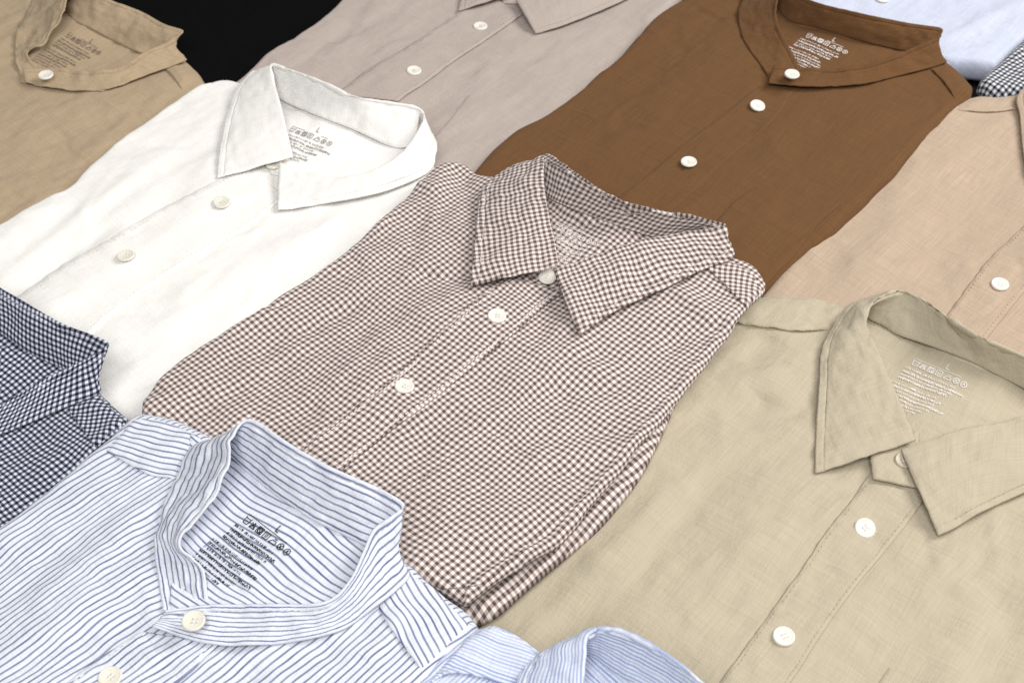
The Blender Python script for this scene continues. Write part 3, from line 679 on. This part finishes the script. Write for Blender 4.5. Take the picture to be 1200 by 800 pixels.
# ---- blue striped
striped = Shirt('striped', 'white linen band collar shirt with thin blue stripes at the lower left', .041, 43, F['striped'],
    [(-300, 900), (-150, 740), (-60, 660), (0, 613), (25, 595), (75, 557), (120, 522), (140, 503), (152, 492)], [(330, 1000), (440, 880), (490, 815), (525, 775), (550, 745), (560, 733)], [(-300, 900), (20, 980), (330, 1000)],
    [(152, 492), (170, 486), (200, 491), (235, 506), (330, 560), (430, 620), (480, 662), (521, 697), (546, 717), (560, 733)], seed=13, amp=1.15, uvwarp=.0024, thick=.014, rad=.006,
    dips=[(345, 590, 36, -6)], wr=[(60, 690, 150, 610, 7, 1.8), (120, 690, 175, 620, 6, -1.5), (10, 760, 110, 700, 8, 1.4), (440, 760, 470, 720, 5, 1.6), (280, 790, 370, 765, 7, -1.5), (180, 770, 240, 775, 5, 1.2), (100, 750, 160, 730, 7, -1.2)])
placket(striped, 'button_placket', [(20, 850), (60, 818), (100, 786), (140, 758), (168, 742)], [(110, 880), (150, 846), (190, 815), (220, 790), (255, 757)], TH['striped'], th=.0013)
striped.overlay('inner_yoke', [(225, 510), (205, 610), (200, 725)], [(470, 650), (430, 700), (330, 740)], 60, 60, .0008, rot=math.radians(-80))
rows = [[(193, 715, 1), (187, 684, 1), (183, 652, 2), (184, 622, 2), (190, 597, 3), (200, 574, 3), (212, 547, 3), (228, 520, 3), (256, 521, 3), (285, 549, 3), (327, 581, 3), (365, 607, 3), (405, 627, 3), (447, 648, 2), (477, 672, 2), (462, 692, 2), (440, 709, 2), (406, 734, 2), (369, 746, 2), (315, 754, 2), (253, 754, 3), (215, 745, 4), (181, 734, 5)],
        [(243, 707, 2), (241, 691, 4), (237, 664, 7), (212, 641, 14), (224, 614, 20), (249, 583, 25), (268, 545, 30), (268, 516, 32), (284, 494, 32), (302, 495, 32), (345, 525, 31), (397, 552, 30), (440, 571, 29), (473, 591, 28), (458, 606, 24), (438, 621, 20), (425, 648, 16), (408, 683, 12), (380, 706, 9), (330, 708, 8), (280, 709, 8), (235, 711, 8), (195, 716, 8)]]
striped.sheet('collar_band', rows, 230, 28, .0014, wob=.0016, wf=55, bulge=.0008, uvrot=True, stripes=.0034, stitch=dict(d=(.003,), mat=TH['striped']))
striped.care_print(292, 604, 346, 646, ink_black, seed=13, lines=10, lift=.0017)
o, _ = striped.overlay('shoulder_yoke', [(122, 527), (140, 537), (175, 556), (207, 561)], [(156, 492), (172, 488), (200, 493), (236, 510)], 16, 60, .0008, rot=math.radians(-63))
o, _ = striped.overlay('shoulder_yoke', [(443, 711), (468, 750), (495, 785)], [(478, 664), (520, 699), (552, 730)], 20, 60, .0008, rot=math.radians(77))
striped.button(227, 728, z=10, mat='ivory'); striped.button(130, 796, mat='ivory')

# ---- pale blue fine stripe
lblue = Shirt('lblue', 'pale blue fine striped shirt with a raised collar at the bottom edge', .041, 48, F['lblue'],
    [(380, 950), (440, 860), (490, 796), (521, 764), (543, 748), (560, 736)], [(760, 1200), (850, 1050), (900, 960), (930, 900)], [(380, 950), (580, 1080), (760, 1200)],
    [(560, 736), (578, 732), (597, 739), (619, 753), (640, 768), (720, 800), (830, 850), (930, 900)], seed=14, amp=1.0)
lblue.overlay('shoulder_yoke', [(500, 802), (530, 790), (570, 795), (610, 812)], [(548, 747), (578, 735), (605, 745), (640, 770)], 16, 50, .0012, rot=math.radians(-70))
lblue.overlay('inner_yoke', [(670, 750), (675, 800), (680, 850)], [(820, 830), (800, 860), (770, 890)], 30, 30, .0008, rot=1.5)
rows = [[(678, 760, 3), (700, 772, 3), (730, 790, 3), (770, 812, 3), (820, 845, 3)], [(690, 746, 27), (705, 740, 29), (742, 749, 29), (786, 773, 28), (826, 805, 27)]]
lblue.sheet('collar_stand', rows, 80, 18, .0016, wob=.0008, bulge=-.0005, uvrot=True)
cols = [((684, 860, 14), (590, 870, 3)), ((684, 800, 18), (604, 812, 4)), ((686, 764, 24), (612, 787, 4)), ((689, 743, 29), (635, 766, 7)), ((703, 736, 31), (682, 743, 10)), ((726, 738, 31), (716, 750, 8)), ((746, 747, 31), (738, 760, 8)), ((785, 769, 30), (780, 785, 8)), ((825, 801, 29), (822, 818, 7)), ((870, 840, 26), (874, 862, 4)), ((850, 860, 20), (870, 890, 3)), ((780, 880, 14), (820, 930, 3)), ((720, 880, 9), (750, 960, 3))]
lblue.sheet('collar_leaf', ridge_rows(cols), 150, 28, .0015, wob=.0008, uvrot=True, stitch=dict(d=(.0045,), mat=TH['lblue']))

# ------------------------------------------------------------------ light: soft shop ceiling panels, the main one behind and to the right
def area(name, loc, target, sx, sy, power, col):
    l = bpy.data.lights.new(name, 'AREA'); l.shape = 'RECTANGLE'; l.size = sx; l.size_y = sy; l.energy = power; l.color = col
    o = bpy.data.objects.new(name, l); COL.objects.link(o); o.location = loc
    o.rotation_euler = (Vector(target) - Vector(loc)).to_track_quat('-Z', 'Y').to_euler()
area('ceiling_panel', (1.25, .95, 1.25), (0, .6, 0), .85, .85, 26.5, (1, .97, .92))
area('ceiling_panel_wide', (-.1, -.5, 1.75), (0, .6, 0), 1.3, .9, 31, (1, .98, .95))
w = bpy.data.worlds.new('World'); S.world = w; w.use_nodes = True
w.node_tree.nodes['Background'].inputs[0].default_value = (1, .98, .95, 1)
w.node_tree.nodes['Background'].inputs[1].default_value = .245
S.view_settings.view_transform = 'Standard'; S.view_settings.look = 'None'
S.view_settings.exposure = 0; S.view_settings.gamma = 1
S.cycles.use_denoising = False
S.cycles.use_adaptive_sampling = False
S.cycles.max_bounces = 6
